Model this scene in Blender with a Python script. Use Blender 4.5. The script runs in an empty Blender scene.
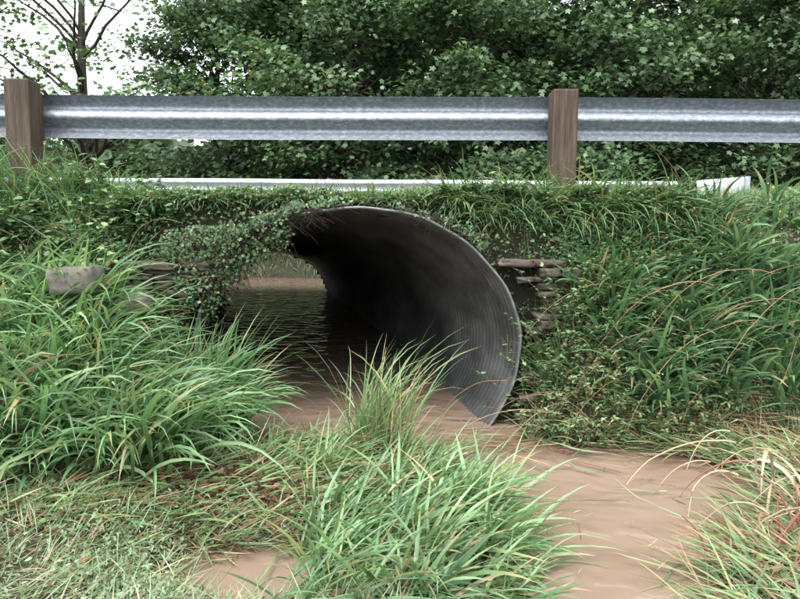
import bpy, math, random
import numpy as np
from mathutils import Matrix, Vector
rng=np.random.default_rng(7); random.seed(7)
sc=bpy.context.scene
U=lambda a,b,n=None: rng.uniform(a,b,n)
# ---------------------------------------------------------------- mesh helpers
def link(o):
    sc.collection.objects.link(o); return o
def empty(name,loc=(0,0,0)):
    e=bpy.data.objects.new(name,None); e.empty_display_size=0.2; e.location=loc; return link(e)
def mesh_obj(name,verts,faces,mat,cols=None,parent=None,smooth=False):
    verts=np.asarray(verts,dtype=np.float32); faces=np.asarray(faces,dtype=np.int32)
    me=bpy.data.meshes.new(name)
    k=faces.shape[1]
    me.vertices.add(len(verts)); me.vertices.foreach_set('co',verts.ravel())
    me.loops.add(faces.size); me.loops.foreach_set('vertex_index',faces.ravel())
    me.polygons.add(len(faces)); me.polygons.foreach_set('loop_start',np.arange(0,faces.size,k,dtype=np.int32))
    if smooth: me.polygons.foreach_set('use_smooth',np.ones(len(faces),dtype=bool))
    me.update(calc_edges=True)
    if cols is not None:
        a=me.color_attributes.new('Col','FLOAT_COLOR','POINT')
        c=np.ones((len(verts),4),dtype=np.float32); c[:,:3]=cols; a.data.foreach_set('color',c.ravel())
    me.materials.append(mat)
    o=bpy.data.objects.new(name,me); link(o)
    if parent: o.parent=parent
    return o
class Acc:
    def __init__(s): s.v=[];s.f=[];s.c=[];s.n=0
    def add(s,v,f,c):
        v=np.asarray(v);s.v.append(v);s.f.append(np.asarray(f)+s.n)
        c=np.asarray(c,dtype=np.float32)
        if c.ndim==1: c=np.tile(c,(len(v),1))
        s.c.append(c);s.n+=len(v)
    def obj(s,name,mat,parent=None,smooth=False):
        return mesh_obj(name,np.concatenate(s.v),np.concatenate(s.f),mat,np.concatenate(s.c),parent,smooth)
def tube(acc,pts,rad,col,sides=6):
    pts=np.asarray(pts,float);n=len(pts);rad=np.broadcast_to(rad,(n,))
    t=np.gradient(pts,axis=0);t/=np.linalg.norm(t,axis=1)[:,None]+1e-9
    ref=np.array([0.3,0.2,1.0]) if abs(t[0,2])<0.8 else np.array([1.0,0.2,0])
    a=np.cross(t,ref);a/=np.linalg.norm(a,axis=1)[:,None]+1e-9;b=np.cross(t,a)
    ang=np.arange(sides)*2*math.pi/sides
    v=pts[:,None,:]+rad[:,None,None]*(np.cos(ang)[None,:,None]*a[:,None,:]+np.sin(ang)[None,:,None]*b[:,None,:])
    f=[]
    for i in range(n-1):
        for j in range(sides):
            j2=(j+1)%sides
            f.append((i*sides+j,i*sides+j2,(i+1)*sides+j2,(i+1)*sides+j))
    acc.add(v.reshape(-1,3),f,col)
def sm(a,b,t):
    t=np.clip((t-a)/(b-a),0,1);return t*t*(3-2*t)
# ---------------------------------------------------------------- layout
CAMZ=1.31; RH,RV=1.06,0.90
PY0,PY1=4.50,14.25
def pipe_c(y): return -0.285-0.235*(y-4.55), 0.53-0.066*(y-4.55)
def nz(x,y):
    return (np.sin(x*3.1+y*1.7)+np.sin(x*7.3-y*5.1+1)*.6+np.sin(x*1.3+y*9.7+2)*.5+np.sin(x*13+y*11)*.3)/2.4
def height(x,y):
    x=np.asarray(x,float);y=np.asarray(y,float)
    yy=[1.0,2.2,2.65,3.0,3.3,3.73,4.2,4.6,5.0]
    xc=np.interp(y,yy,[.4,.68,.86,1.00,1.18,.92,.15,-.28,-.4])
    hw=np.interp(y,yy,[.32,.36,.40,.54,.72,.78,.87,1.05,1.1])
    d=np.abs(x-xc)-hw+.06*np.sin(x*9+y*14)
    fg=-0.22+0.27*sm(-.15,.15,d)+0.035*nz(x,y)+0.10*sm(0.3,3,d)
    pud=((x+.52)/.40)**2+((y-2.52)/.26)**2
    fg=fg-0.20*np.exp(-pud)
    L=1-sm(-1.85,-1.42,x);R=sm(.78,1.15,x);M=1-L-R
    bL=np.interp(y,[3.1,3.6,4.1,4.6,4.9],[0,.15,.5,1.02,1.5])
    bR=np.interp(y,[4.0,4.3,4.6,4.9],[0,.42,.98,1.5])
    bM=1.5*sm(4.62,4.80,y)
    b=L*bL+R*bR+M*bM
    k=np.clip(b/1.5,0,1)
    h=fg*(1-k)+b+0.03*nz(x*1.5,y*1.5)*k*(y<5.2)
    pc=-2.6-.24*(y-14.25)
    pond=1-sm(1.7,2.3,np.abs(x-pc)); pond=pond*(1-sm(17.4,18.6,y))
    fb=1.5+(0.75-1.5)*sm(14.4,16.5,y)
    fb=fb*(1-pond)+pond*(1.5+(-.35-1.5)*sm(14.25,14.40,y))
    fb=fb+0.08*nz(x*.3,y*.3)*(y>15)+ 0.012*np.clip(y-20,0,400)
    return np.where(y>13.9,fb,h)
# ---------------------------------------------------------------- materials
def newmat(name):
    m=bpy.data.materials.new(name);m.use_nodes=True;nt=m.node_tree
    for n in list(nt.nodes): nt.nodes.remove(n)
    return m,nt,nt.nodes.new,nt.links.new
def foliage_mat(name,rough=.5,tr=.3,spec=.35,gain=1.0):
    m,nt,N,L=newmat(name)
    out=N('ShaderNodeOutputMaterial');at=N('ShaderNodeAttribute');at.attribute_name='Col'
    tc=N('ShaderNodeNewGeometry');no=N('ShaderNodeTexNoise');no.inputs['Scale'].default_value=9
    L(tc.outputs['Position'],no.inputs['Vector'])
    mr=N('ShaderNodeMapRange');mr.inputs[3].default_value=.68*gain;mr.inputs[4].default_value=1.32*gain
    L(no.outputs['Fac'],mr.inputs[0])
    mx=N('ShaderNodeVectorMath');mx.operation='SCALE';L(at.outputs['Color'],mx.inputs[0]);L(mr.outputs[0],mx.inputs['Scale'])
    p=N('ShaderNodeBsdfPrincipled');p.inputs['Roughness'].default_value=rough;p.inputs['Specular IOR Level'].default_value=spec
    L(mx.outputs[0],p.inputs['Base Color'])
    if tr>0:
        t=N('ShaderNodeBsdfTranslucent');ms=N('ShaderNodeMixShader');ms.inputs[0].default_value=tr
        ml=N('ShaderNodeVectorMath');ml.operation='MULTIPLY';ml.inputs[1].default_value=(1.3,1.3,.85);L(mx.outputs[0],ml.inputs[0])
        L(ml.outputs[0],t.inputs['Color']);L(p.outputs[0],ms.inputs[1]);L(t.outputs[0],ms.inputs[2]);L(ms.outputs[0],out.inputs[0])
    else: L(p.outputs[0],out.inputs[0])
    return m
def noise_mat(name,stops,scale=5,detail=8,rough=.8,metal=0,bump=.3,bscale=40,stretch=(1,1,1),spec=.4,coord='Object',bdist=.01):
    m,nt,N,L=newmat(name)
    out=N('ShaderNodeOutputMaterial');tc=N('ShaderNodeTexCoord');mp=N('ShaderNodeMapping');mp.inputs['Scale'].default_value=stretch
    L(tc.outputs[coord],mp.inputs[0])
    no=N('ShaderNodeTexNoise');no.inputs['Scale'].default_value=scale;no.inputs['Detail'].default_value=detail;no.inputs['Roughness'].default_value=.65
    L(mp.outputs[0],no.inputs['Vector'])
    cr=N('ShaderNodeValToRGB');e=cr.color_ramp.elements
    while len(e)<len(stops): e.new(.5)
    for el,(p_,c_) in zip(e,stops): el.position=p_;el.color=(*c_,1)
    L(no.outputs['Fac'],cr.inputs[0])
    p=N('ShaderNodeBsdfPrincipled');L(cr.outputs[0],p.inputs['Base Color']);p.inputs['Roughness'].default_value=rough;p.inputs['Metallic'].default_value=metal
    p.inputs['Specular IOR Level'].default_value=spec
    n2=N('ShaderNodeTexNoise');n2.inputs['Scale'].default_value=bscale;n2.inputs['Detail'].default_value=6;L(mp.outputs[0],n2.inputs['Vector'])
    bp=N('ShaderNodeBump');bp.inputs['Strength'].default_value=bump;bp.inputs['Distance'].default_value=bdist;L(n2.outputs['Fac'],bp.inputs['Height'])
    L(bp.outputs[0],p.inputs['Normal']);L(p.outputs[0],out.inputs[0])
    return m
M_leaf=foliage_mat('maple_leaf',.42,.3,.45,1.3)
M_grass=foliage_mat('grass_blade',.36,.3,.5,1.05)
M_creep=foliage_mat('creeper_leaf',.45,.2,.4,1.15)
M_dry=foliage_mat('dry_straw',.7,.1,.2)
M_bark=noise_mat('bark',[(.3,(.025,.02,.016)),(.7,(.07,.058,.045))],6,8,.9,0,.8,30,(1,1,.25))
M_soil=noise_mat('soil',[(.3,(.022,.018,.011)),(.5,(.035,.030,.017)),(.75,(.03,.045,.017))],4,8,.8,0,.7,25)
M_stone=noise_mat('limestone',[(.25,(.03,.023,.017)),(.5,(.075,.06,.046)),(.75,(.16,.14,.115))],7,9,.85,0,.8,25)
M_stone2=noise_mat('weathered_block',[(.25,(.055,.05,.04)),(.5,(.12,.11,.092)),(.75,(.20,.19,.165))],9,9,.85,0,.8,25)
M_wood=noise_mat('weathered_post_wood',[(.25,(.022,.015,.010)),(.5,(.062,.043,.030)),(.8,(.125,.097,.072))],10,9,.8,0,.7,30,(5,5,.35))
M_asph=noise_mat('asphalt',[(.3,(.035,.035,.037)),(.7,(.07,.07,.072))],60,6,.85,0,.5,150)
M_galv=noise_mat('galvanised_rail',[(.25,(.13,.15,.18)),(.5,(.22,.25,.285)),(.78,(.44,.48,.52))],34,10,.48,.6,.2,70,(.8,1,1.2))
M_galv2=noise_mat('galvanised_rail_far',[(.3,(.27,.30,.32)),(.7,(.42,.45,.47))],6,8,.5,.3,.1,50)
M_pipe=noise_mat('corrugated_steel',[(.25,(.028,.028,.027)),(.5,(.085,.089,.09)),(.78,(.20,.208,.21))],2.5,9,.40,.3,.2,60,(1,.6,1),spec=.5)
M_lip=noise_mat('cut_steel_rim',[(.3,(.09,.095,.095)),(.7,(.23,.24,.24))],12,8,.5,.4,.2,60)
def water_mat():
    m,nt,N,L=newmat('muddy_water')
    out=N('ShaderNodeOutputMaterial');tc=N('ShaderNodeTexCoord')
    no=N('ShaderNodeTexNoise');no.inputs['Scale'].default_value=1.3;no.inputs['Detail'].default_value=2;no.inputs['Distortion'].default_value=.8
    mp=N('ShaderNodeMapping');mp.inputs['Scale'].default_value=(1,1.35,1);mp.inputs['Rotation'].default_value=(0,0,.5)
    L(tc.outputs['Object'],mp.inputs[0]);L(mp.outputs[0],no.inputs['Vector'])
    cr=N('ShaderNodeValToRGB');cr.color_ramp.elements[0].position=.3;cr.color_ramp.elements[0].color=(.205,.145,.107,1)
    cr.color_ramp.elements[1].position=.7;cr.color_ramp.elements[1].color=(.255,.187,.142,1)
    L(no.outputs['Fac'],cr.inputs[0])
    df=N('ShaderNodeBsdfDiffuse');L(cr.outputs[0],df.inputs['Color'])
    cv=N('ShaderNodeCombineXYZ');cv.inputs[2].default_value=1.0;L(cv.outputs[0],df.inputs['Normal'])
    n2=N('ShaderNodeTexNoise');n2.inputs['Scale'].default_value=4.5;n2.inputs['Detail'].default_value=1.0;n2.inputs['Distortion'].default_value=.4
    L(mp.outputs[0],n2.inputs['Vector'])
    bp=N('ShaderNodeBump');bp.inputs['Strength'].default_value=1.0;bp.inputs['Distance'].default_value=.035
    L(n2.outputs['Fac'],bp.inputs['Height'])
    gl=N('ShaderNodeBsdfGlossy');gl.inputs['Roughness'].default_value=.03;L(bp.outputs[0],gl.inputs['Normal'])
    fr=N('ShaderNodeFresnel');fr.inputs['IOR'].default_value=1.6;L(bp.outputs[0],fr.inputs['Normal'])
    mx=N('ShaderNodeMixShader');L(fr.outputs[0],mx.inputs[0]);L(df.outputs[0],mx.inputs[1]);L(gl.outputs[0],mx.inputs[2])
    L(mx.outputs[0],out.inputs[0])
    return m
M_water=water_mat()
# ---------------------------------------------------------------- terrain
def axis(segs):
    out=[]
    for a,b,s in segs: out+=list(np.arange(a,b-1e-6,s))
    out.append(segs[-1][1]);return np.array(out)
xs=axis([(-400,-60,40),(-60,-12,3),(-12,-6,.4),(-6,-4,.1),(-4,4,.04),(4,12,.4),(12,60,3),(60,400,40)])
ys=axis([(-60,-6,6),(-6,1.6,.4),(1.6,4.56,.04),(4.56,4.94,.01),(4.94,5.3,.06),(5.3,13.7,.6),(13.7,14.2,.05),(14.2,14.46,.006),(14.46,16.8,.06),(16.8,20,.12),(20,30,.6),(30,90,6),(90,600,50)])
X,Y=np.meshgrid(xs,ys);Z=height(X,Y)
nx,ny=len(xs),len(ys)
V=np.stack([X,Y,Z],-1).reshape(-1,3)
ii=(np.arange(ny-1)[:,None]*nx+np.arange(nx-1)[None,:]).ravel()
F=np.stack([ii,ii+1,ii+nx+1,ii+nx],1)
C=V[F].mean(1);cx,cz=pipe_c(C[:,1])
ins=(((C[:,0]-cx)/RH)**2+((C[:,2]-cz)/RV)**2<1.0)&(C[:,1]>4.57)&(C[:,1]<14.6)&(C[:,2]>-.3)
mesh_obj('ground',V,F[~ins],M_soil,smooth=True)
# water
gx=np.arange(-8,6.01,.04);gy=np.concatenate([np.arange(-2,20.01,.04)])
WX,WY=np.meshgrid(gx,gy);q=WX*.88+WY*.47;q2=-WX*.47+WY*.88
WZ=.006*np.sin(q*7+2*np.sin(q2*4))+.005*np.sin(q*4-q2*12+1.5*np.sin(q*4))+.0022*np.sin(q*19+q2*15+2*np.sin(q2*7))
WZ*=np.where(WY<4.6,1,.2)
i0=(np.arange(len(gy)-1)[:,None]*len(gx)+np.arange(len(gx)-1)[None,:]).ravel()
mesh_obj('stream_water',np.stack([WX,WY,WZ],-1).reshape(-1,3),np.stack([i0,i0+1,i0+len(gx)+1,i0+len(gx)],1),M_water,smooth=True)
# road
rv=[];rf=[]
prof=[(5.55,1.50),(5.6,1.56),(9.4,1.60),(13.2,1.56),(13.25,1.50)]
for x in (-300,300):
    for y,z in prof: rv.append((x,y,z))
for i in range(4): rf.append((i,5+i,6+i,i+1))
road=empty('road');mesh_obj('asphalt_surface',rv,rf,M_asph,parent=road)
M_paint=noise_mat('road_paint',[(.3,(.55,.42,.06)),(.7,(.7,.55,.1))],20,6,.7)
M_paintw=noise_mat('road_paint_white',[(.3,(.6,.6,.58)),(.7,(.8,.8,.78))],20,6,.7)
for (y0,y1,mm,nm) in ((9.25,9.35,M_paint,'centre_line'),(5.95,6.05,M_paintw,'edge_line_near'),(12.75,12.85,M_paintw,'edge_line_far')):
    zz=lambda y:np.interp(y,[5.6,9.4,13.2],[1.56,1.60,1.56])+.004
    mesh_obj(nm,[(-300,y0,zz(y0)),(300,y0,zz(y0)),(300,y1,zz(y1)),(-300,y1,zz(y1))],[(0,1,2,3)],mm,parent=road)
# ---------------------------------------------------------------- culvert pipe
culv=empty('culvert_pipe')
pitch=.068;dy=pitch/6;yy=np.arange(PY0,PY1,dy);SEG=140
ang=np.arange(SEG)*2*math.pi/SEG
phase=(yy[:,None]/pitch)*2*math.pi+ang[None,:]*1.0
off=.0075*np.sin(phase)
cx,cz=pipe_c(yy)
dent=.008*np.sin(ang*3+1)[None,:]*np.sin(yy*1.9)[:,None]
vx=cx[:,None]+(RH+off+dent)*np.cos(ang);vz=cz[:,None]+(RV+off+dent)*np.sin(ang);vy=np.broadcast_to(yy[:,None],vx.shape)
v=np.stack([vx,vy,vz],-1).reshape(-1,3);n=len(yy)
i=np.arange(n-1)[:,None]*SEG;j=np.arange(SEG)[None,:];j2=(j+1)%SEG
f=np.stack([i+j,i+j2,i+SEG+j2,i+SEG+j],-1).reshape(-1,4)
po=mesh_obj('corrugated_barrel',v,f,M_pipe,parent=culv,smooth=True)
A=np.linspace(0,2*math.pi,141);c0=pipe_c(PY0)
prof=[(.02,-.006),(-.015,-.002),(-.018,.010),(-.0,.014),(.05,.014)]
vs=[];fs=[]
for a in A[:-1]:
    wv_=.004*math.sin(a*7)+.003*math.sin(a*17)
    for (dyy,dr) in prof: vs.append((c0[0]+(RH+dr+wv_)*math.cos(a),PY0+dyy,c0[1]+(RV+dr+wv_)*math.sin(a)))
k=len(prof)
for q in range(140):
    for w in range(k-1):
        a=q*k+w;b=((q+1)%140)*k+w;fs.append((a,b,b+1,a+1))
mesh_obj('rim',vs,fs,M_lip,parent=culv,smooth=True)
# ---------------------------------------------------------------- guardrails
def beam(name,x0,x1,y,ztop,parent,mat,flip=1):
    pr=[(0,0),(.012,-.004),(.07,-.055),(.075,-.075),(.07,-.095),(.0,-.135),(-.004,-.155),(0,-.175),(.07,-.215),(.075,-.235),(.07,-.255),(.012,-.306),(0,-.31)]
    pr=[(a*flip,b) for a,b in pr]
    xx=np.arange(x0,x1+.01,.5);vs=[];fs=[]
    th=.006
    full=[(y+a,ztop+b) for a,b in pr]+[(y+a+th*flip,ztop+b) for a,b in pr[::-1]]
    k=len(full)
    for x in xx:
        for a,b in full: vs.append((x,a,b+.004*math.sin(x*1.3)))
    for q in range(len(xx)-1):
        for w in range(k):
            a=q*k+w;b=q*k+(w+1)%k;fs.append((a,a+k,b+k,b))
    o=mesh_obj(name,vs,fs,mat,parent=parent);return o
def boxm(name,x0,x1,y0,y1,z0,z1,mat,parent,bev=.008):
    me=bpy.data.meshes.new(name)
    vs=[(x,y,z) for z in (z0,z1) for y in (y0,y1) for x in (x0,x1)]
    me.from_pydata(vs,[],[(0,2,3,1),(4,5,7,6),(0,1,5,4),(2,6,7,3),(0,4,6,2),(1,3,7,5)]);me.materials.append(mat)
    o=bpy.data.objects.new(name,me);link(o);o.parent=parent
    b=o.modifiers.new('b','BEVEL');b.width=bev;b.segments=2
    return o
gr=empty('guardrail')
beam('w_beam',-14.1,16.4,5.19,2.26,gr,M_galv)
for q,(px,ztop) in enumerate(((-10.3,2.30),(-6.49,2.31),(-2.675,2.325),(1.145,2.275),(4.955,2.30),(8.77,2.3),(12.58,2.3))):
    o=boxm('post_%d'%q,px-.088,px+.088,4.93,5.11,1.0,ztop,M_wood,gr,.012)
    boxm('blockout_%d'%q,px-.06,px+.06,5.112,5.186,1.93,2.27,M_wood,gr,.006)
g2=empty('guardrail')
beam('w_beam',-24,5.9,14.0,2.26,g2,M_galv2,flip=-1)
for q,px in enumerate(np.arange(-22.5,6,3.81)):
    boxm('post_%d'%q,px-.09,px+.09,14.02,14.2,1.0,2.26,M_wood,g2,.012)
vs=[];fs=[];zz=[.03,-.02,-.08,-.16,-.24,-.30,-.35]
xx=np.linspace(5.86,6.72,9)
for q,x in enumerate(xx):
    t=q/8;yb=13.93-.25*t*t
    for w,dz in enumerate(zz):
        vs.append((x,yb-.05*math.sin(w/6*math.pi),2.24+dz*(1+.12*t)+.06*t))
for q in range(8):
    for w in range(6):
        a=q*7+w;fs.append((a,a+7,a+8,a+1))
o=mesh_obj('end_terminal',vs,fs,M_galv2,parent=g2,smooth=True);s=o.modifiers.new('s','SOLIDIFY');s.thickness=.012
ac=Acc();tube(ac,[(6.74,13.66,2.34),(6.74,13.66,1.89)],.06,(.5,.5,.5),12);ac.obj('rolled_nose',M_galv2,g2,True)
# ---------------------------------------------------------------- stones
def stone(acc,c,s,seed,p=9,j=.06):
    r=np.random.default_rng(seed)
    n=4;g=np.linspace(-1,1,n+1);vs=[];idx={};fs=[]
    def vid(p):
        key=tuple(np.round(p,4))
        if key not in idx:
            idx[key]=len(vs);vs.append(p)
        return idx[key]
    for ax in range(3):
        for sg in (-1,1):
            for a in range(n):
                for b in range(n):
                    q=[]
                    for (da,db) in ((0,0),(1,0),(1,1),(0,1)):
                        pp=[0,0,0];pp[ax]=sg;pp[(ax+1)%3]=g[a+da];pp[(ax+2)%3]=g[b+db];q.append(vid(tuple(pp)))
                    fs.append(q if sg>0 else q[::-1])
    v=np.array(vs,float)
    nrm=(np.abs(v)**p).sum(1)**(1/p);v=v/nrm[:,None]
    v+=r.normal(0,j,v.shape)
    a=r.uniform(-.08,.08);R=np.array([[math.cos(a),0,math.sin(a)],[0,1,0],[-math.sin(a),0,math.cos(a)]])
    v=(v*np.array(s)/2)@R.T+np.array(c)
    acc.add(v,fs,(.3,.3,.3))
ac=Acc();sd=1
for side,(xa,xb,zt) in (('r',(.55,1.04,1.06)),('l',(-1.95,-1.25,1.05))):
    z=-.1
    while z<zt:
        h=random.uniform(.025,.065);x=xa+random.uniform(0,.1)
        while x<xb-(.2 if z<.6 else 0):
            w=random.uniform(.10,.26)
            c=(x+w/2,4.60+random.uniform(-.07,.03),z+h/2)
            dd=min((((c[0]+e-c0[0])/(RH+.02))**2+((c[2]+g-c0[1])/(RV+.02))**2) for e in (-w/2,w/2) for g in (-h/2,h/2))
            if dd>1.0: stone(ac,c,(w*.97,.24,h*.93),sd,14,.07);sd+=1
            x+=w
        z+=h
ac.obj('stone_headwall',M_stone)
ac=Acc();stone(ac,(-1.86,3.98,1.00),(.25,.2,.15),501,20,.035);stone(ac,(-1.58,4.12,.84),(.18,.18,.10),502,14,.05)
ac.obj('fallen_stone_block',M_stone2)
# ---------------------------------------------------------------- blades & leaves
def blades(name,base,az,length,tilt,bend,width,col,mat=None,S=7,p=1.3,clip=True,tipcol=None,parent=None,lift=.012,wmax=.35):
    N=len(base);t=np.linspace(0,1,S+1)
    a=tilt[:,None]+bend[:,None]*t[None,:]**p
    azk=az[:,None]+(U(-.45,.45,N)[:,None])*t[None,:]**2
    dirs=np.stack([np.sin(a)*np.cos(azk),np.sin(a)*np.sin(azk),np.cos(a)],-1)
    step=(length/S)[:,None,None]
    P=base[:,None,:]+np.concatenate([np.zeros((N,1,3)),np.cumsum(dirs[:,:-1]*step,axis=1)],1)
    tw=U(-.7,.7,N)[:,None]+U(-1,1,N)[:,None]*t[None,:]
    side=np.stack([-np.sin(azk),np.cos(azk),np.zeros_like(azk)],-1)
    nrm=np.cross(side,dirs)
    sv=side*np.cos(tw)[...,None]+nrm*np.sin(tw)[...,None];nv=np.cross(sv,dirs)
    wp=np.clip(.55+t/wmax*.45,0,1)*np.clip(1-np.clip((t-wmax)/(1-wmax),0,1)**1.8,0.02,1)
    w=width[:,None]*wp[None,:]/2
    l=P-sv*w[...,None];r=P+sv*w[...,None];mid=P+nv*(w*.45)[...,None]
    if clip:
        g=np.maximum(height(P[...,0],P[...,1]),0)+lift+U(0,.03,N)[:,None]
        up=np.clip(g-P[...,2],0,.6)
        for arr in (l,r,mid): arr[...,2]+=up
    v=np.stack([l,mid,r],2).reshape(-1,3)
    b=(np.arange(N)*(S+1)*3)[:,None,None];k=(np.arange(S)*3)[None,:,None];q=np.arange(2)[None,None,:]
    i0=b+k+q
    f=np.stack([i0,i0+1,i0+4,i0+3],-1).reshape(-1,4)
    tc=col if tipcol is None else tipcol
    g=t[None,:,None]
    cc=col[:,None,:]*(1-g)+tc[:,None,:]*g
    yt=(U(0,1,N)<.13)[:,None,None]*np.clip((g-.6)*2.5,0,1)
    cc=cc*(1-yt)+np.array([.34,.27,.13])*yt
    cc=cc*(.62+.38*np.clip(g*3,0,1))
    cc=np.repeat(cc[:,:,None,:],3,2).reshape(-1,3)
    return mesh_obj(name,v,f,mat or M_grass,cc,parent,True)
OV=np.array([(0,0,0),(-.27,.28,.05),(-.22,.65,.03),(0,1,-.06),(.22,.65,.03),(.27,.28,.05)]);OVF=np.array([(0,3,2,1),(0,5,4,3)])
RD=np.array([(0,0,0),(-.42,.25,.06),(-.34,.72,.04),(0,1,-.03),(.34,.72,.04),(.42,.25,.06)])
MP=np.array([(0,.0,0),(.38,.02,.03),(.30,.27,.03),(.58,.55,-.03),(.2,.62,.02),(0,1.0,-.06),(-.2,.62,.02),(-.58,.55,-.03),(-.30,.27,.03),(-.38,.02,.03)])
MPF=np.array([(0,1,2,3,4,5),(0,5,6,7,8,9)])
def leaves(name,P,nrm,size,col,tmpl=OV,faces=OVF,mat=None,parent=None,tip=None):
    N=len(P);nrm=nrm/np.linalg.norm(nrm,axis=1)[:,None]
    if tip is None: tip=rng.normal(size=(N,3))
    tip=tip-nrm*(tip*nrm).sum(1)[:,None];tip/=np.linalg.norm(tip,axis=1)[:,None]+1e-9
    sd=np.cross(tip,nrm)
    R=np.stack([sd,tip,nrm],1)
    v=np.einsum('kj,njc->nkc',tmpl,R)*size[:,None,None]+P[:,None,:]
    k=len(tmpl)
    f=(faces[None]+(np.arange(N)*k)[:,None,None]).reshape(-1,faces.shape[1])
    return mesh_obj(name,v.reshape(-1,3),f,mat or M_leaf,np.repeat(col,k,0),parent)
def mixcols(N,pal,w,var=.2,hue=.08):
    pal=np.array(pal);idx=rng.choice(len(pal),N,p=np.array(w)/sum(w))
    c=pal[idx]*(1+U(-var,var,N))[:,None]
    return np.clip(c*(1+U(-hue,hue,(N,3))),0,1)
def on_ground(x,y,dz=0): return np.stack([x,y,np.maximum(height(x,y),-.05)+dz],1)
G1=(.115,.215,.095);G2=(.07,.145,.065);G3=(.18,.28,.135);GY=(.23,.28,.12);TAN=(.38,.31,.19)
def tussocks(name,cent,nper,spread,lrange,wrange,azmu,azsd,pal,w,tilt=(.05,.7),bend=(.6,1.7),tip=None,p=1.3,mat=None,lpow=None):
    cent=np.asarray(cent);T=len(cent);N=T*nper;ci=np.repeat(np.arange(T),nper)
    x=cent[ci,0]+rng.normal(0,spread,N);y=cent[ci,1]+rng.normal(0,spread,N)
    az=azmu+rng.normal(0,azsd,N)+np.repeat(rng.normal(0,.4,T),nper)
    lf=np.repeat(U(.75,1.15,T),nper)
    if lpow is not None: lf=lf*lpow(x,y)
    c=mixcols(N,pal,w)*np.repeat(U(.75,1.15,T),nper)[:,None]
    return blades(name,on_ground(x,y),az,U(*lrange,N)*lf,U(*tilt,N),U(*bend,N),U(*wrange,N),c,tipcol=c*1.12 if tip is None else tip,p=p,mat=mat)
T=120
cen=np.stack([U(-2.9,-1.08,T),U(3.14,4.2,T)],1)
B1=(.135,.25,.115);B3=(.20,.31,.155)
tussocks('ribbon_grass',cen,34,.08,(.40,.80),(.015,.029),-.7,.9,[B1,G2,B3,TAN],[5,2.3,3.8,.25],tilt=(.1,.8),bend=(.8,2.1))
T=14;cen=np.stack([U(-1.42,-1.08,T),U(4.05,4.35,T)],1)
tussocks('ribbon_grass',cen,24,.05,(.45,.85),(.011,.022),-.9,1.0,[B1,G2,B3],[5,3,3],tilt=(.0,.4),bend=(.4,1.3))
T=60;cen=np.stack([U(-3.4,-1.75,T),U(4.3,4.95,T)],1)
tussocks('bank_grass',cen,36,.08,(.16,.36),(.006,.013),-1.2,1.3,[G1,G2,G3],[3,3,2],tilt=(.1,1.0))
T=34;cen=np.stack([U(-4.0,-2.0,T),U(4.75,5.0,T)],1)
tussocks('bank_grass',cen,26,.06,(.26,.52),(.006,.014),-1.2,1.5,[G1,G2,G3,GY],[3,3,2,1],tilt=(.0,.7),lpow=lambda x,y:.6+.6*np.clip((-x-1.9)/.8,0,1))
# right daylily bank
T=135;cen=np.stack([U(1.3,3.6,T),U(4.1,4.85,T)],1)
tussocks('daylily_plant',cen,24,.045,(.32,.62),(.020,.034),-1.75,1.3,[(.09,.185,.09),(.055,.125,.057),(.14,.24,.12),TAN],[4,2.3,3.7,.25],tilt=(.1,.75),bend=(.7,1.9),lpow=lambda x,y:np.where(y>4.6,.65,1.0))
T=75;cen=np.stack([U(.85,2.3,T),U(4.14,4.75,T)],1)
tussocks('bank_weeds',cen,28,.07,(.16,.42),(.005,.013),-2.0,1.3,[G1,G2,GY,TAN],[3,3,2,.8],tilt=(.1,1.0))
N=2600;x=U(.30,1.9,N);y=U(4.70,4.92,N);b=np.stack([x,y,1.34+.16*U(0,1,N)],1)
blades('overhanging_grass',b,-1.57+rng.normal(0,.9,N),U(.08,.45,N),U(.4,1.6,N),U(.4,1.7,N),U(.005,.013,N),mixcols(N,[G1,G2,G3,GY,TAN],[3,3,2,1,.5],.3),clip=False)
N=3000;x=U(-1.9,.4,N);y=U(4.64,4.85,N);b=np.stack([x,y,1.47+.03*U(0,1,N)],1)
blades('overhanging_grass',b,-1.57+rng.normal(0,.9,N),U(.05,.20,N),U(.3,1.7,N),U(.3,1.6,N),U(.003,.009,N),mixcols(N,[G1,G2,G3,GY],[3,2,3,1.5],.3),clip=False)
def verge(name,x0,x1,y0,y1,N,l=(.04,.11),pal=None,w=None,hf=None):
    x=U(x0,x1,N);y=U(y0,y1,N);c=mixcols(N,pal or [G3,GY,G1,TAN],w or [4,2.5,3,.5])
    b=np.stack([x,y,height(x,y)],1);ln=U(*l,N)
    if hf is not None: ln=ln*hf(x)
    return blades(name,b,U(0,6.28,N),ln,U(0,.5,N),U(.1,1.3,N),U(.004,.008,N),c,S=4,clip=False)
verge('verge_grass',-4,4.6,4.80,5.5,17000,hf=lambda x:np.where(x<-2.1,1.8,np.where(x>2.5,1.7,.85+.3*np.sin(x*6)+.2*np.sin(x*15))))
verge('verge_grass',-12,12,13.4,14.3,7000,(.06,.16))
N=9000;x=U(-8,0,N);y=U(15.6,20.5,N);k=height(x,y)>-.04;x=x[k];y=y[k];N=len(x)
blades('far_bank_grass',np.stack([x,y,height(x,y)],1),U(0,6.28,N),U(.15,.45,N),U(0,.8,N),U(.3,1.4,N),U(.012,.022,N),mixcols(N,[G3,GY,G1],[4,2,1]),S=4,clip=False)
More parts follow.
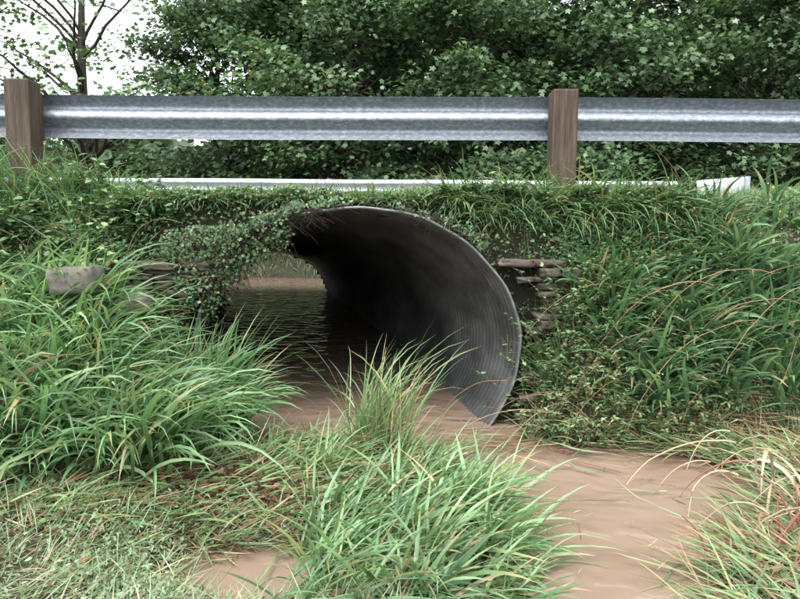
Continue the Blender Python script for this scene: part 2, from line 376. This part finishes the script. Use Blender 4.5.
# foreground washed-down grass mat
def mat_grass(name,x0,x1,y0,y1,N,azmu,azsd,l,w,pal,pw,tilt=(.9,1.5),bend=(.1,.7),lift=.01,water_ok=.12,mask=None,mat=None):
    x=U(x0,x1,N);y=U(y0,y1,N);h=height(x,y)
    keep=(h>-.03)|(U(0,1,N)<water_ok)
    if mask is not None: keep&=mask(x,y)
    x=x[keep];y=y[keep];N=len(x)
    c=mixcols(N,pal,pw)
    az=azmu+azsd*(.75*rng.normal(0,1,N)+.9*np.sin(x*4.1+2*np.sin(y*3.3))*np.cos(y*5.7+x))
    return blades(name,on_ground(x,y,.01),az,U(*l,N),U(*tilt,N),U(*bend,N),U(*w,N),c,lift=lift,mat=mat)
PAL=[G3,G1,GY,TAN,(.26,.14,.09)]
clump=lambda x,y:(nz(x*1.7+3,y*2.3)+U(-.6,.6,len(x)))>-.35
mat_grass('flattened_grass',-2.0,.45,2.65,3.75,5600,-.2,1.4,(.08,.34),(.005,.016),PAL,[4,3,1.5,1.2,.8],water_ok=.05,mask=clump)
mat_grass('flattened_grass',-2.3,.1,1.9,2.9,6500,-.2,2.0,(.05,.20),(.002,.006),[(.23,.32,.18),(.17,.25,.125),(.28,.32,.19),TAN,(.2,.12,.08)],[4,3,2,1.2,.6],water_ok=.02,tilt=(.5,1.4))
mat_grass('flattened_grass',.98,3.2,1.7,4.1,7200,2.9,1.4,(.12,.40),(.004,.013),PAL,[3.3,3,1.7,1.8,1.1],water_ok=.01)
T=40;cen=np.stack([U(-.35,.44,T),U(2.2,3.15,T)],1)
tussocks('stream_grass',cen,28,.05,(.2,.50),(.009,.020),-.35,1.0,[B3,B1,GY,TAN,G2],[4,3.5,1,.5,1.5],tilt=(.4,1.2),bend=(.4,1.3))
T=17;cen=np.stack([U(-.55,.25,T),U(3.1,3.6,T)],1)
tussocks('stream_grass',cen,28,.05,(.18,.42),(.007,.015),-.35,1.1,[G3,G1,GY,TAN],[4,3,1,.8],tilt=(.4,1.3),bend=(.4,1.2))
T=22;cen=np.stack([U(-.85,.25,T),U(3.55,4.05,T)],1)
tussocks('stream_grass',cen,26,.06,(.14,.34),(.005,.012),-.5,1.3,[G3,G1,GY,TAN],[4,3,1,1],tilt=(.4,1.3),bend=(.4,1.2))
T=9;cen=np.stack([rng.normal(-.17,.10,T),rng.normal(3.66,.07,T)],1)
tussocks('reed_grass',cen,16,.035,(.40,.86),(.006,.014),-.3,1.2,[G3,G1,GY,TAN],[3,3,1.5,1.5],tilt=(.0,.5),bend=(.4,1.6),p=1.8)
T=5;cen=np.stack([U(-.6,.15,T),U(3.55,3.75,T)],1)
tussocks('reed_grass',cen,9,.05,(.35,.6),(.004,.008),-.3,1.2,[G3,G1,GY,TAN],[2,2,1.5,2.5],tilt=(.0,.7),bend=(.4,1.8),p=1.8)
# straw
mat_grass('straw_debris',-.3,2.4,3.80,4.35,2600,.1,.8,(.10,.40),(.003,.006),[TAN,(.24,.12,.07),(.14,.07,.045),GY],[3,3,2.5,1.5],tilt=(1.3,1.6),bend=(-.1,.2),water_ok=.12,mat=M_dry)
mat_grass('straw_debris',.3,1.9,3.92,4.14,700,.05,.6,(.06,.30),(.002,.005),[(.28,.18,.11),(.2,.11,.07),(.12,.07,.045),G1],[3,3,2.5,1.4],tilt=(1.4,1.6),bend=(-.05,.15),water_ok=.45,mat=M_dry,lift=.004)
mat_grass('straw_debris',-1.6,-.2,2.6,3.5,3000,.1,1.6,(.04,.22),(.003,.007),[TAN,(.24,.12,.07),(.14,.07,.045)],[1.6,3,3.4],tilt=(1.2,1.6),bend=(-.1,.2),mat=M_dry)
mat_grass('straw_debris',1.2,2.6,2.2,3.9,1600,2.9,1.3,(.08,.36),(.003,.006),[TAN,(.32,.16,.11),(.14,.07,.045)],[3,2,1],tilt=(1.1,1.6),bend=(-.1,.4),mat=M_dry,water_ok=.03)
mat_grass('straw_debris',.2,1.8,2.4,3.9,70,.4,.7,(.03,.16),(.003,.006),[TAN,(.2,.11,.07),G1],[2,2,1.5],tilt=(1.5,1.57),bend=(-.02,.02),water_ok=1,mat=M_dry,lift=.003)
N=3400;x=np.concatenate([rng.normal(-1.0,.3,N//2),U(-1.7,2.4,N-N//2)]);y=np.concatenate([rng.normal(3.10,.16,N//2),U(2.2,4.1,N-N//2)])
k=height(x,y)>-.02;x=x[k];y=y[k];N=len(x)
nn=np.stack([rng.normal(0,.5,N),rng.normal(0,.5,N),np.ones(N)],1)
leaves('leaf_litter',on_ground(x,y,.05),nn,U(.015,.055,N),mixcols(N,[(.13,.065,.035),(.20,.11,.065),(.06,.04,.025),(.12,.2,.07)],[3,2,2,2]),OV,OVF,M_dry)
N=15000;x=U(-2.3,-.45,N);y=U(1.9,2.98,N);k=(height(x,y)>0)&(U(0,1,N)<.12+.88*(nz(x*2.3,y*2.1)>.0));x=x[k];y=y[k];N=len(x)
nn=np.stack([rng.normal(0,.6,N),rng.normal(-.2,.6,N),np.ones(N)],1)
leaves('chickweed_mat',on_ground(x,y,0)+np.stack([0*x,0*x,U(.015,.07,N)],1),nn,U(.010,.028,N),mixcols(N,[(.22,.30,.17),(.15,.24,.115),(.29,.34,.23)],[3,3.5,1.2],.3),OV*np.array([.75,1,1]),OVF,M_grass)
# ---------------------------------------------------------------- bank ground-cover
def outside(P,m=1.03):
    cx,cz=pipe_c(np.minimum(P[:,1],4.6));return ((P[:,0]-cx)/(RH*m))**2+((P[:,2]-cz)/(RV*m))**2>1
gc=empty('ground_cover_weeds')
WP=[(.09,.17,.07),(.055,.115,.048),(.15,.23,.10),(.12,.07,.05)]
N=44000;n1=20000;x=np.concatenate([U(-2.2,2.0,n1),U(-3.8,3.8,N-n1)]);y=np.concatenate([U(4.64,4.84,n1),U(4.1,5.0,N-n1)])
P=np.stack([x,y-U(0,.14,N),height(x,y)+U(-.02,.05,N)],1);k=outside(P)&(P[:,2]>.25)&~((P[:,0]>.72)&(P[:,0]<1.04)&(P[:,2]<1.06)&(P[:,2]>.80)&(U(0,1,N)<.8))&~((x<-1.7)&(x>-2.05)&(y<4.2));P=P[k];N=len(P)
nn=np.stack([rng.normal(0,.6,N),-.6+rng.normal(0,.5,N),.8+rng.normal(0,.5,N)],1)
leaves('leaves',P,nn,U(.012,.038,N),mixcols(N,WP,[4,4,2,.8],.4),OV,OVF,M_creep,gc)
# ---------------------------------------------------------------- creeper around the mouth
def around(a,r,y): return np.stack([c0[0]+RH*r*np.cos(a),y,c0[1]+RV*r*np.sin(a)],1)
N=17000
a=np.concatenate([U(.75,2.3,N//4),U(1.9,3.3,N-N//4)])
lump=.5+.5*np.sin(a*9)+.4*np.sin(a*23+1)
r=1.02+np.abs(rng.normal(0,.035,N))+.05*np.clip(lump,0,2)*U(0,1,N)
r=np.where(a>2.3,1.03+U(0,.40,N)*(.7+.3*np.sin(a*13)),r)
P=around(a,r,U(4.42,4.70,N)-.05*lump*U(0,1,N))
k=((P[:,2]>.90+.10*np.sin(P[:,0]*14))|((P[:,0]<-1.22)&(P[:,2]>.58)))&(P[:,2]<1.48+.04*np.sin(P[:,0]*9))&((P[:,0]<-.2)|(U(0,1,N)<.4))
k&=(nz(P[:,0]*5,P[:,2]*6)+U(-.5,.5,N))>-.25
P=P[k];N=len(P)
nn=np.stack([rng.normal(0,.7,N),-.7+rng.normal(0,.6,N),.7+rng.normal(0,.6,N)],1)
cr=empty('creeper_vine')
CP=[(.065,.12,.05),(.035,.07,.032),(.11,.17,.065),(.10,.055,.04)]
leaves('leaves',P,nn,U(.011,.032,N),mixcols(N,CP,[4,4,2,1.2],.4),OV*np.array([1.2,1,1]),OVF,M_creep,cr)
N=9000;x=U(-1.7,.5,N);y=U(4.6,5.0,N);hh=.015+.03*(np.sin(x*7)+np.sin(x*17+2)*.6+.7)
P=np.stack([x,y,height(x,np.maximum(y,4.82))+U(-.05,1,N)*hh],1);P=P[outside(P)];N=len(P)
nn=np.stack([rng.normal(0,.6,N),-.4+rng.normal(0,.5,N),.9+rng.normal(0,.4,N)],1)
leaves('trailing_leaves',P,nn,U(.012,.028,N),mixcols(N,[(.08,.15,.06),(.045,.09,.042),(.15,.22,.09),(.13,.07,.045)],[4,3,3,1.0],.3),OV*np.array([1.2,1,1]),OVF,M_creep,cr)
ac=Acc()
for q in range(300):
    a0=random.uniform(1.8,2.72) if q<240 else random.uniform(.9,1.9)
    p=np.array([c0[0]+RH*1.03*math.cos(a0),4.44+random.uniform(-.03,.1),c0[1]+RV*1.03*math.sin(a0)])
    L_=random.uniform(.05,.26)*(1 if a0>2.0 else .5) if q<240 else random.uniform(.02,.06);pts=[p.copy()]
    sx=random.uniform(-.02,.035)
    for s in range(6):
        p=p+np.array([sx+random.uniform(-.015,.015),random.uniform(-.012,.012),-L_/6]);pts.append(p.copy())
    tube(ac,pts,np.linspace(.0026,.001,7),(.035,.026,.02),4)
ac.obj('hanging_stems',M_dry,cr)
N=1700;a=U(2.0,2.8,N);P=around(a,U(.93,1.04,N),U(4.40,4.52,N));P[:,2]-=U(0,.2,N)*U(0,1,N)
leaves('hanging_leaves',P,rng.normal(size=(N,3))+np.array([0,-.8,.5]),U(.012,.028,N),mixcols(N,[(.05,.10,.04),(.03,.06,.025),(.09,.15,.05),(.08,.045,.03)],[4,4,1.5,1]),RD,OVF,M_creep,cr)
# ---------------------------------------------------------------- leafy weeds on banks
def leafy(name,cent,nst,H,leafs,size,pal,w,tm=OV,fc=OVF,lean=(0,-.3),spread=(.06,.05)):
    par=empty(name);ac=Acc();LP=[];LN=[];LT=[]
    for (x,y) in cent:
        for s in range(nst):
            p=np.array([x+random.gauss(0,spread[0]),y+abs(random.gauss(0,spread[1])),0.]);p[2]=max(0,float(height(p[0],p[1])))
            d=np.array([lean[0]+random.gauss(0,.35),lean[1]+random.gauss(0,.3),1.]);h=random.uniform(*H);pts=[p.copy()]
            for k in range(7):
                d=d+np.array([random.gauss(0,.1),random.gauss(0,.1)-.05,-.07]);dn=d/np.linalg.norm(d);p=p+dn*h/7;pts.append(p.copy())
            tube(ac,pts,np.linspace(.0035,.0012,8),(.10,.11,.05),4)
            pa=np.array(pts)
            for k in range(leafs):
                t=random.uniform(.15,1)*7;i0=min(int(t),6);q=pa[i0]*(1-(t-i0))+pa[i0+1]*(t-i0)
                LP.append(q);aa=random.uniform(0,6.28);LT.append((math.cos(aa),math.sin(aa),random.uniform(-.5,.3)))
                LN.append((random.gauss(0,.3),random.gauss(-.1,.3),1))
    ac.obj('stems',M_dry,par)
    LP=np.array(LP);n=len(LP)
    leaves('leaves',LP,np.array(LN),U(*size,n),mixcols(n,pal,w,.3),tm,fc,M_creep,par,tip=np.array(LT))
leafy('broadleaf_weed',np.stack([U(-3.4,-1.5,75),U(4.2,4.85,75)],1),5,(.15,.40),22,(.03,.07),WP,[4,3,3,.5],lean=(0,-.6))
leafy('broadleaf_weed',np.stack([U(-3.0,-1.6,16),U(3.9,4.2,16)],1),4,(.10,.26),16,(.03,.055),WP,[4,3,3,.5],lean=(0,-.5))
leafy('broadleaf_weed',np.stack([U(.25,1.9,80),U(4.79,4.88,80)],1),5,(.12,.36),24,(.014,.042),WP,[4,3,3,.5],lean=(0,-2.2))
leafy('broadleaf_weed',np.stack([U(-1.9,-.3,46),U(4.78,4.86,46)],1),4,(.08,.22),18,(.014,.036),WP,[4,3,3,.5],lean=(0,-2.6))
leafy('broadleaf_weed',np.stack([U(1.05,2.2,64),U(4.3,4.80,64)],1),5,(.12,.30),24,(.014,.040),WP,[4,3,3,.7],lean=(-.2,-.9))
leafy('broadleaf_weed',np.stack([U(.90,1.14,14),U(4.32,4.44,14)],1),5,(.35,.78),30,(.016,.045),WP,[4,3,3,.7],lean=(.12,0),spread=(.03,.03))
leafy('smartweed',np.stack([U(.9,1.9,44),U(3.98,4.35,44)],1),6,(.14,.34),22,(.018,.045),[(.13,.205,.09),(.19,.245,.12),(.2,.14,.09)],[4,3,1],tm=OV*np.array([.8,1,1]))
leafy('wild_grape_vine',np.stack([U(-1.95,-1.45,12),U(4.1,4.4,12)],1),3,(.2,.42),12,(.045,.09),[(.14,.24,.09),(.19,.28,.12)],[3,2],MP,MPF)
leafy('sapling',[(.73,5.0)],1,(.30,.32),14,(.05,.08),[(.25,.38,.1)],[1],lean=(0,0))
# ---------------------------------------------------------------- dead canes and twigs
ac=Acc()
def cane(p0,d,L,r,col,curl=(0,0,-.15),n=12,sides=5):
    p=np.array(p0,float);d=np.array(d,float);pts=[p.copy()]
    for k in range(n):
        d=d/np.linalg.norm(d)+np.array(curl)/n*2+rng.normal(0,.06,3);d/=np.linalg.norm(d);p=p+d*L/n;pts.append(p.copy())
    tube(ac,pts,np.linspace(r,r*.4,n+1),col,sides)
PK=(.30,.13,.09);TN=(.46,.37,.25)
for q in range(12):
    cane((1.24+random.uniform(-.06,.40),2.42+random.uniform(-.06,.25),.02),(random.uniform(-.15,.2),random.uniform(-.1,.1),1),random.uniform(.22,.42),.007,PK,curl=(random.uniform(-.5,.5),0,-.2))
for q in range(30):
    cane((1.8+random.uniform(-.3,.8),2.6+random.uniform(-.3,1.1),.15+random.uniform(-.1,.1)),(-1,random.uniform(-.5,.5),random.uniform(.2,.9)),random.uniform(.3,.7),random.uniform(.0025,.0055),TN if q%3 else PK,curl=(random.uniform(-.4,0),random.uniform(-.3,.3),random.uniform(-1.8,-.6)))
for q in range(34):
    cane((1.0+random.uniform(-.4,1.4),4.15+random.uniform(-.1,.2),.1+random.uniform(0,.3)),(random.choice([-1,1]),random.uniform(-.3,.3),random.uniform(.1,.5)),random.uniform(.5,1.0),.0028,(.2,.12,.08) if q%2 else (.32,.24,.15),curl=(0,-.2,-.8))
for q in range(16):
    cane((random.uniform(-.5,.2),random.uniform(3.2,3.75),.05),(random.uniform(-.6,.6),-.1,1),random.uniform(.3,.6),.0022,(.3,.2,.1),curl=(random.uniform(-.6,.6),0,-.9))
ac.obj('dead_canes',M_dry)
N=16;b=np.stack([U(1.5,2.0,N),U(2.5,3.2,N),U(.1,.2,N)],1)
blades('dead_leaf_blades',b,U(2.2,4.2,N),U(.35,.65,N),U(.1,.6,N),U(1.6,2.9,N),U(.012,.022,N),mixcols(N,[(.44,.36,.26),(.38,.29,.2)],[2,1]),mat=M_dry)
ac=Acc()
for q in range(18):
    cane((2.6+random.uniform(-1.2,.8),4.2+random.uniform(-.1,.4),.5+random.uniform(-.1,.6)),(-1,-.25,random.uniform(.1,.5)),random.uniform(.8,1.6),.0032,(.28,.16,.11),curl=(0,0,-.8))
for q in range(9):
    cane((random.uniform(1.7,3.2),4.7,1.3),(random.uniform(-.3,.3),-.1,1),random.uniform(.4,.9),.0025,(.2,.12,.08),curl=(random.uniform(-.6,.6),0,-.3))
for q in range(10):
    cane((random.uniform(-3,-1.6),4.5,1.1),(random.uniform(-.4,.4),-.2,1),random.uniform(.3,.7),.0025,(.22,.18,.1),curl=(random.uniform(-.8,.8),-.2,-.6))
cane((-2.5,4.9,1.5),(-.45,0,1),1.0,.006,(.2,.15,.1),curl=(-.2,0,.1))
ac.obj('dry_twigs',M_dry)
N=120;x=np.concatenate([rng.normal(1.0,.12,40),U(1.2,2.6,80)]);y=U(4.5,4.85,N)
P=np.stack([x,y,height(x,y)+U(.08,.24,N)],1)
leaves('yellow_wildflowers',P,rng.normal(0,.4,(N,3))+np.array([0,-1,.5]),U(.010,.02,N),mixcols(N,[(.6,.42,.05)],[1]),RD,OVF,M_creep)
# ---------------------------------------------------------------- trees
def tree(name,loc,H,R,z0,nt,per,size,pal,w,trunk=.16,pad=(.9,.28),tm=MP,fc=MPF,seed=0):
    r=np.random.default_rng(seed);par=empty(name);ac=Acc();loc=np.array(loc,float)
    top=loc+np.array([r.normal(0,.3),r.normal(0,.3),H*.92]);
    tp=[loc+(top-loc)*t+np.array([.15*math.sin(t*5+seed),.1*math.sin(t*7),0]) for t in np.linspace(0,1,12)]
    tp[0][2]-=.3
    tp=np.array(tp);tr=trunk*(1-np.linspace(0,1,12)*.85);tr[0]*=1.35
    tube(ac,tp,tr,(.05,.04,.03),9)
    PP=[];NN=[];CC=[]
    for k in range(nt):
        u=r.uniform(0,1);z=z0+(H-z0)*u
        rad=R*math.sqrt(max(0,1-(2*u-.75)**2/1.6))*r.uniform(.45,1.05);a=r.uniform(0,6.283)
        if k%5==0: a=-math.pi/2+r.normal(0,.5)
        tgt=loc+np.array([rad*math.cos(a),rad*math.sin(a),z])
        zs=max(.12,min(.9,(z-rad*.45)/H));i0=zs*11;ib=int(i0);s=tp[ib]*(1-(i0-ib))+tp[min(ib+1,11)]*(i0-ib)
        m=(s+tgt)/2+np.array([0,0,.12*rad])+r.normal(0,.15,3)
        ts=np.linspace(0,1,8)[:,None];pts=(1-ts)**2*s+2*ts*(1-ts)*m+ts**2*tgt+r.normal(0,.03,(8,3))
        pts[0]=s
        tube(ac,pts,np.linspace(max(.02,tr[ib]*.42),.008,8),(.05,.04,.03),5)
        for b in range(3):
            t0=pts[r.integers(3,7)];e=t0+r.normal(0,.5,3)*np.array([1,1,.4])
            tube(ac,[t0,(t0+e)/2+r.normal(0,.05,3),e],[.012,.008,.004],(.05,.04,.03),4)
        n=int(per*r.uniform(.5,1.4));sc_=r.uniform(.7,1.25)
        tt=1-np.abs(r.normal(0,.28,n));tt=np.clip(tt,.2,1);ax=s+(tgt-s)*tt[:,None]+np.array([0,0,.12*rad])*(4*tt*(1-tt))[:,None]
        o=r.normal(0,1,(n,3))*np.array([pad[0],pad[0],pad[1]])*.5*sc_
        o[:,2]-=.18*(o[:,0]**2+o[:,1]**2)/pad[0]
        PP.append(ax+o)
        nm=r.normal(0,.5,(n,3))+np.array([.35*math.cos(a),.35*math.sin(a),1.0]);NN.append(nm)
        CC.append(np.full(n,r.uniform(.7,1.3)))
    ac.obj('trunk_and_limbs',M_bark,par)
    P=np.concatenate(PP);NNn=np.concatenate(NN);n=len(P)
    k=P[:,2]>height(P[:,0],P[:,1])+.1
    P=P[k];NNn=NNn[k];n=len(P)
    c=mixcols(n,pal,w)*np.concatenate(CC)[k][:,None]
    tip=rng.normal(0,.7,(n,3))+np.array([0,0,-.6])+(P-loc)*np.array([.25,.25,0])
    leaves('foliage',P,NNn,U(size[0],size[1],n),c,tm,fc,M_leaf,par,tip=tip)
TP=[(.075,.13,.06),(.055,.10,.05),(.105,.17,.08),(.038,.072,.034)];TW=[4,3,2.6,1.6]
def gz(x,y): return float(height(x,y))
for q,(x,y,H,R,z0,nt) in enumerate([(-1.5,19.2,9,3.3,1.7,90),(1.9,17.8,9.5,3.0,1.5,100),(5.3,18.6,9,3.2,1.5,90),(9.2,18.0,9,3.2,1.4,84),(13,19,9,3.2,1.2,60),(-5.4,21.2,9,2.7,1.9,56)]):
    tree('maple_tree',(x,y,gz(x,y)),H,R,z0,nt,290,(.08,.165),TP,TW,seed=11+q,trunk=.15)
tree('walnut_tree',(-7.6,17.5,gz(-7.6,17.5)),8.5,3.2,2.6,36,80,(.10,.17),[(.08,.15,.06),(.05,.10,.04),(.13,.19,.08)],[3,3,1],seed=41,trunk=.2)
tree('walnut_tree',(-11.5,18.5,gz(-11.5,18.5)),8.5,3.0,1.8,40,110,(.10,.17),[(.08,.15,.06),(.05,.10,.04)],[3,3],seed=43,trunk=.2)
for q,(x,y,H,R) in enumerate([(-3.5,25,12,4),(2.5,26,12,4.2),(8.5,25.5,12,4.2),(14.5,26,12,4.4),(20,27,11,4)]):
    tree('maple_tree',(x,y,gz(x,y)),H,R,.8,70,260,(.2,.34),[(.045,.085,.038),(.035,.065,.03),(.06,.11,.048)],TW[:3],seed=61+q,tm=OV*np.array([1.6,1,1]),fc=OVF,pad=(1.4,.5),trunk=.22)
N=45000;x=U(-16,16,N);y=U(16.3,19.5,N)
k=height(x,y)>.45;x=x[k];y=y[k];N=len(x)
hh=1.0+.7*np.sin(x*1.1)+.5*np.sin(x*2.7+1)+.25*np.sin(x*6.1)
P=np.stack([x,y,height(x,y)+np.clip(hh,.3,3)*U(0,1,N)**.8],1)
leaves('shrub_undergrowth',P,rng.normal(0,.5,(N,3))+np.array([0,-.3,1]),U(.07,.14,N),mixcols(N,[(.06,.115,.05),(.04,.08,.036),(.10,.155,.065)],[3,3,1.5]),OV*np.array([1.3,1,1]),OVF,M_leaf)
N=60000;x=U(-45,50,N);y=U(31,38,N);top=11+1.5*np.sin(x*.5)+1.2*np.sin(x*1.3+1)
top=np.where(x<-7,4.6+1.0*np.sin(x*.8)+.6*np.sin(x*2.1),top)
P=np.stack([x,y,height(x,y)+top*U(0,1,N)],1)
leaves('distant_trees',P,rng.normal(0,.6,(N,3))+np.array([0,-.5,.9]),U(.35,.6,N),mixcols(N,[(.05,.09,.042),(.035,.065,.032),(.065,.12,.052)],[3,3,1.5]),OV*np.array([1.6,1,1]),OVF,M_leaf)
# ---------------------------------------------------------------- light
w=bpy.data.worlds.new('World');sc.world=w;w.use_nodes=True;nt=w.node_tree
bg=nt.nodes['Background'];sky=nt.nodes.new('ShaderNodeTexSky');sky.sky_type='NISHITA';sky.sun_disc=False
sky.sun_elevation=math.radians(62);sky.sun_rotation=math.radians(200);sky.dust_density=4;sky.air_density=1.2
hs=nt.nodes.new('ShaderNodeHueSaturation');hs.inputs['Saturation'].default_value=.2;hs.inputs['Value'].default_value=3.8
nt.links.new(sky.outputs[0],hs.inputs['Color']);nt.links.new(hs.outputs[0],bg.inputs['Color']);bg.inputs['Strength'].default_value=.15
sl=bpy.data.lights.new('sun','SUN');sl.energy=.9;sl.angle=math.radians(40);sl.color=(1,.98,.94)
so=link(bpy.data.objects.new('sun',sl))
el=math.radians(62);azs=math.radians(200)
d=Vector((math.sin(azs)*math.cos(el),math.cos(azs)*math.cos(el),math.sin(el)))
so.rotation_euler=d.to_track_quat('Z','Y').to_euler();so.location=(0,-5,20)
# ---------------------------------------------------------------- camera
cam=bpy.data.cameras.new('camera');co=link(bpy.data.objects.new('camera',cam));cam.sensor_width=36;cam.lens=31.2
cam.clip_start=.05;cam.clip_end=2000
co.matrix_world=Matrix.Translation((0,0,CAMZ))@Matrix.Rotation(math.radians(90-5.93),4,'X')@Matrix.Rotation(math.radians(.35),4,'Z')
sc.camera=co
sc.view_settings.view_transform='Standard';sc.view_settings.look='None';sc.view_settings.exposure=0
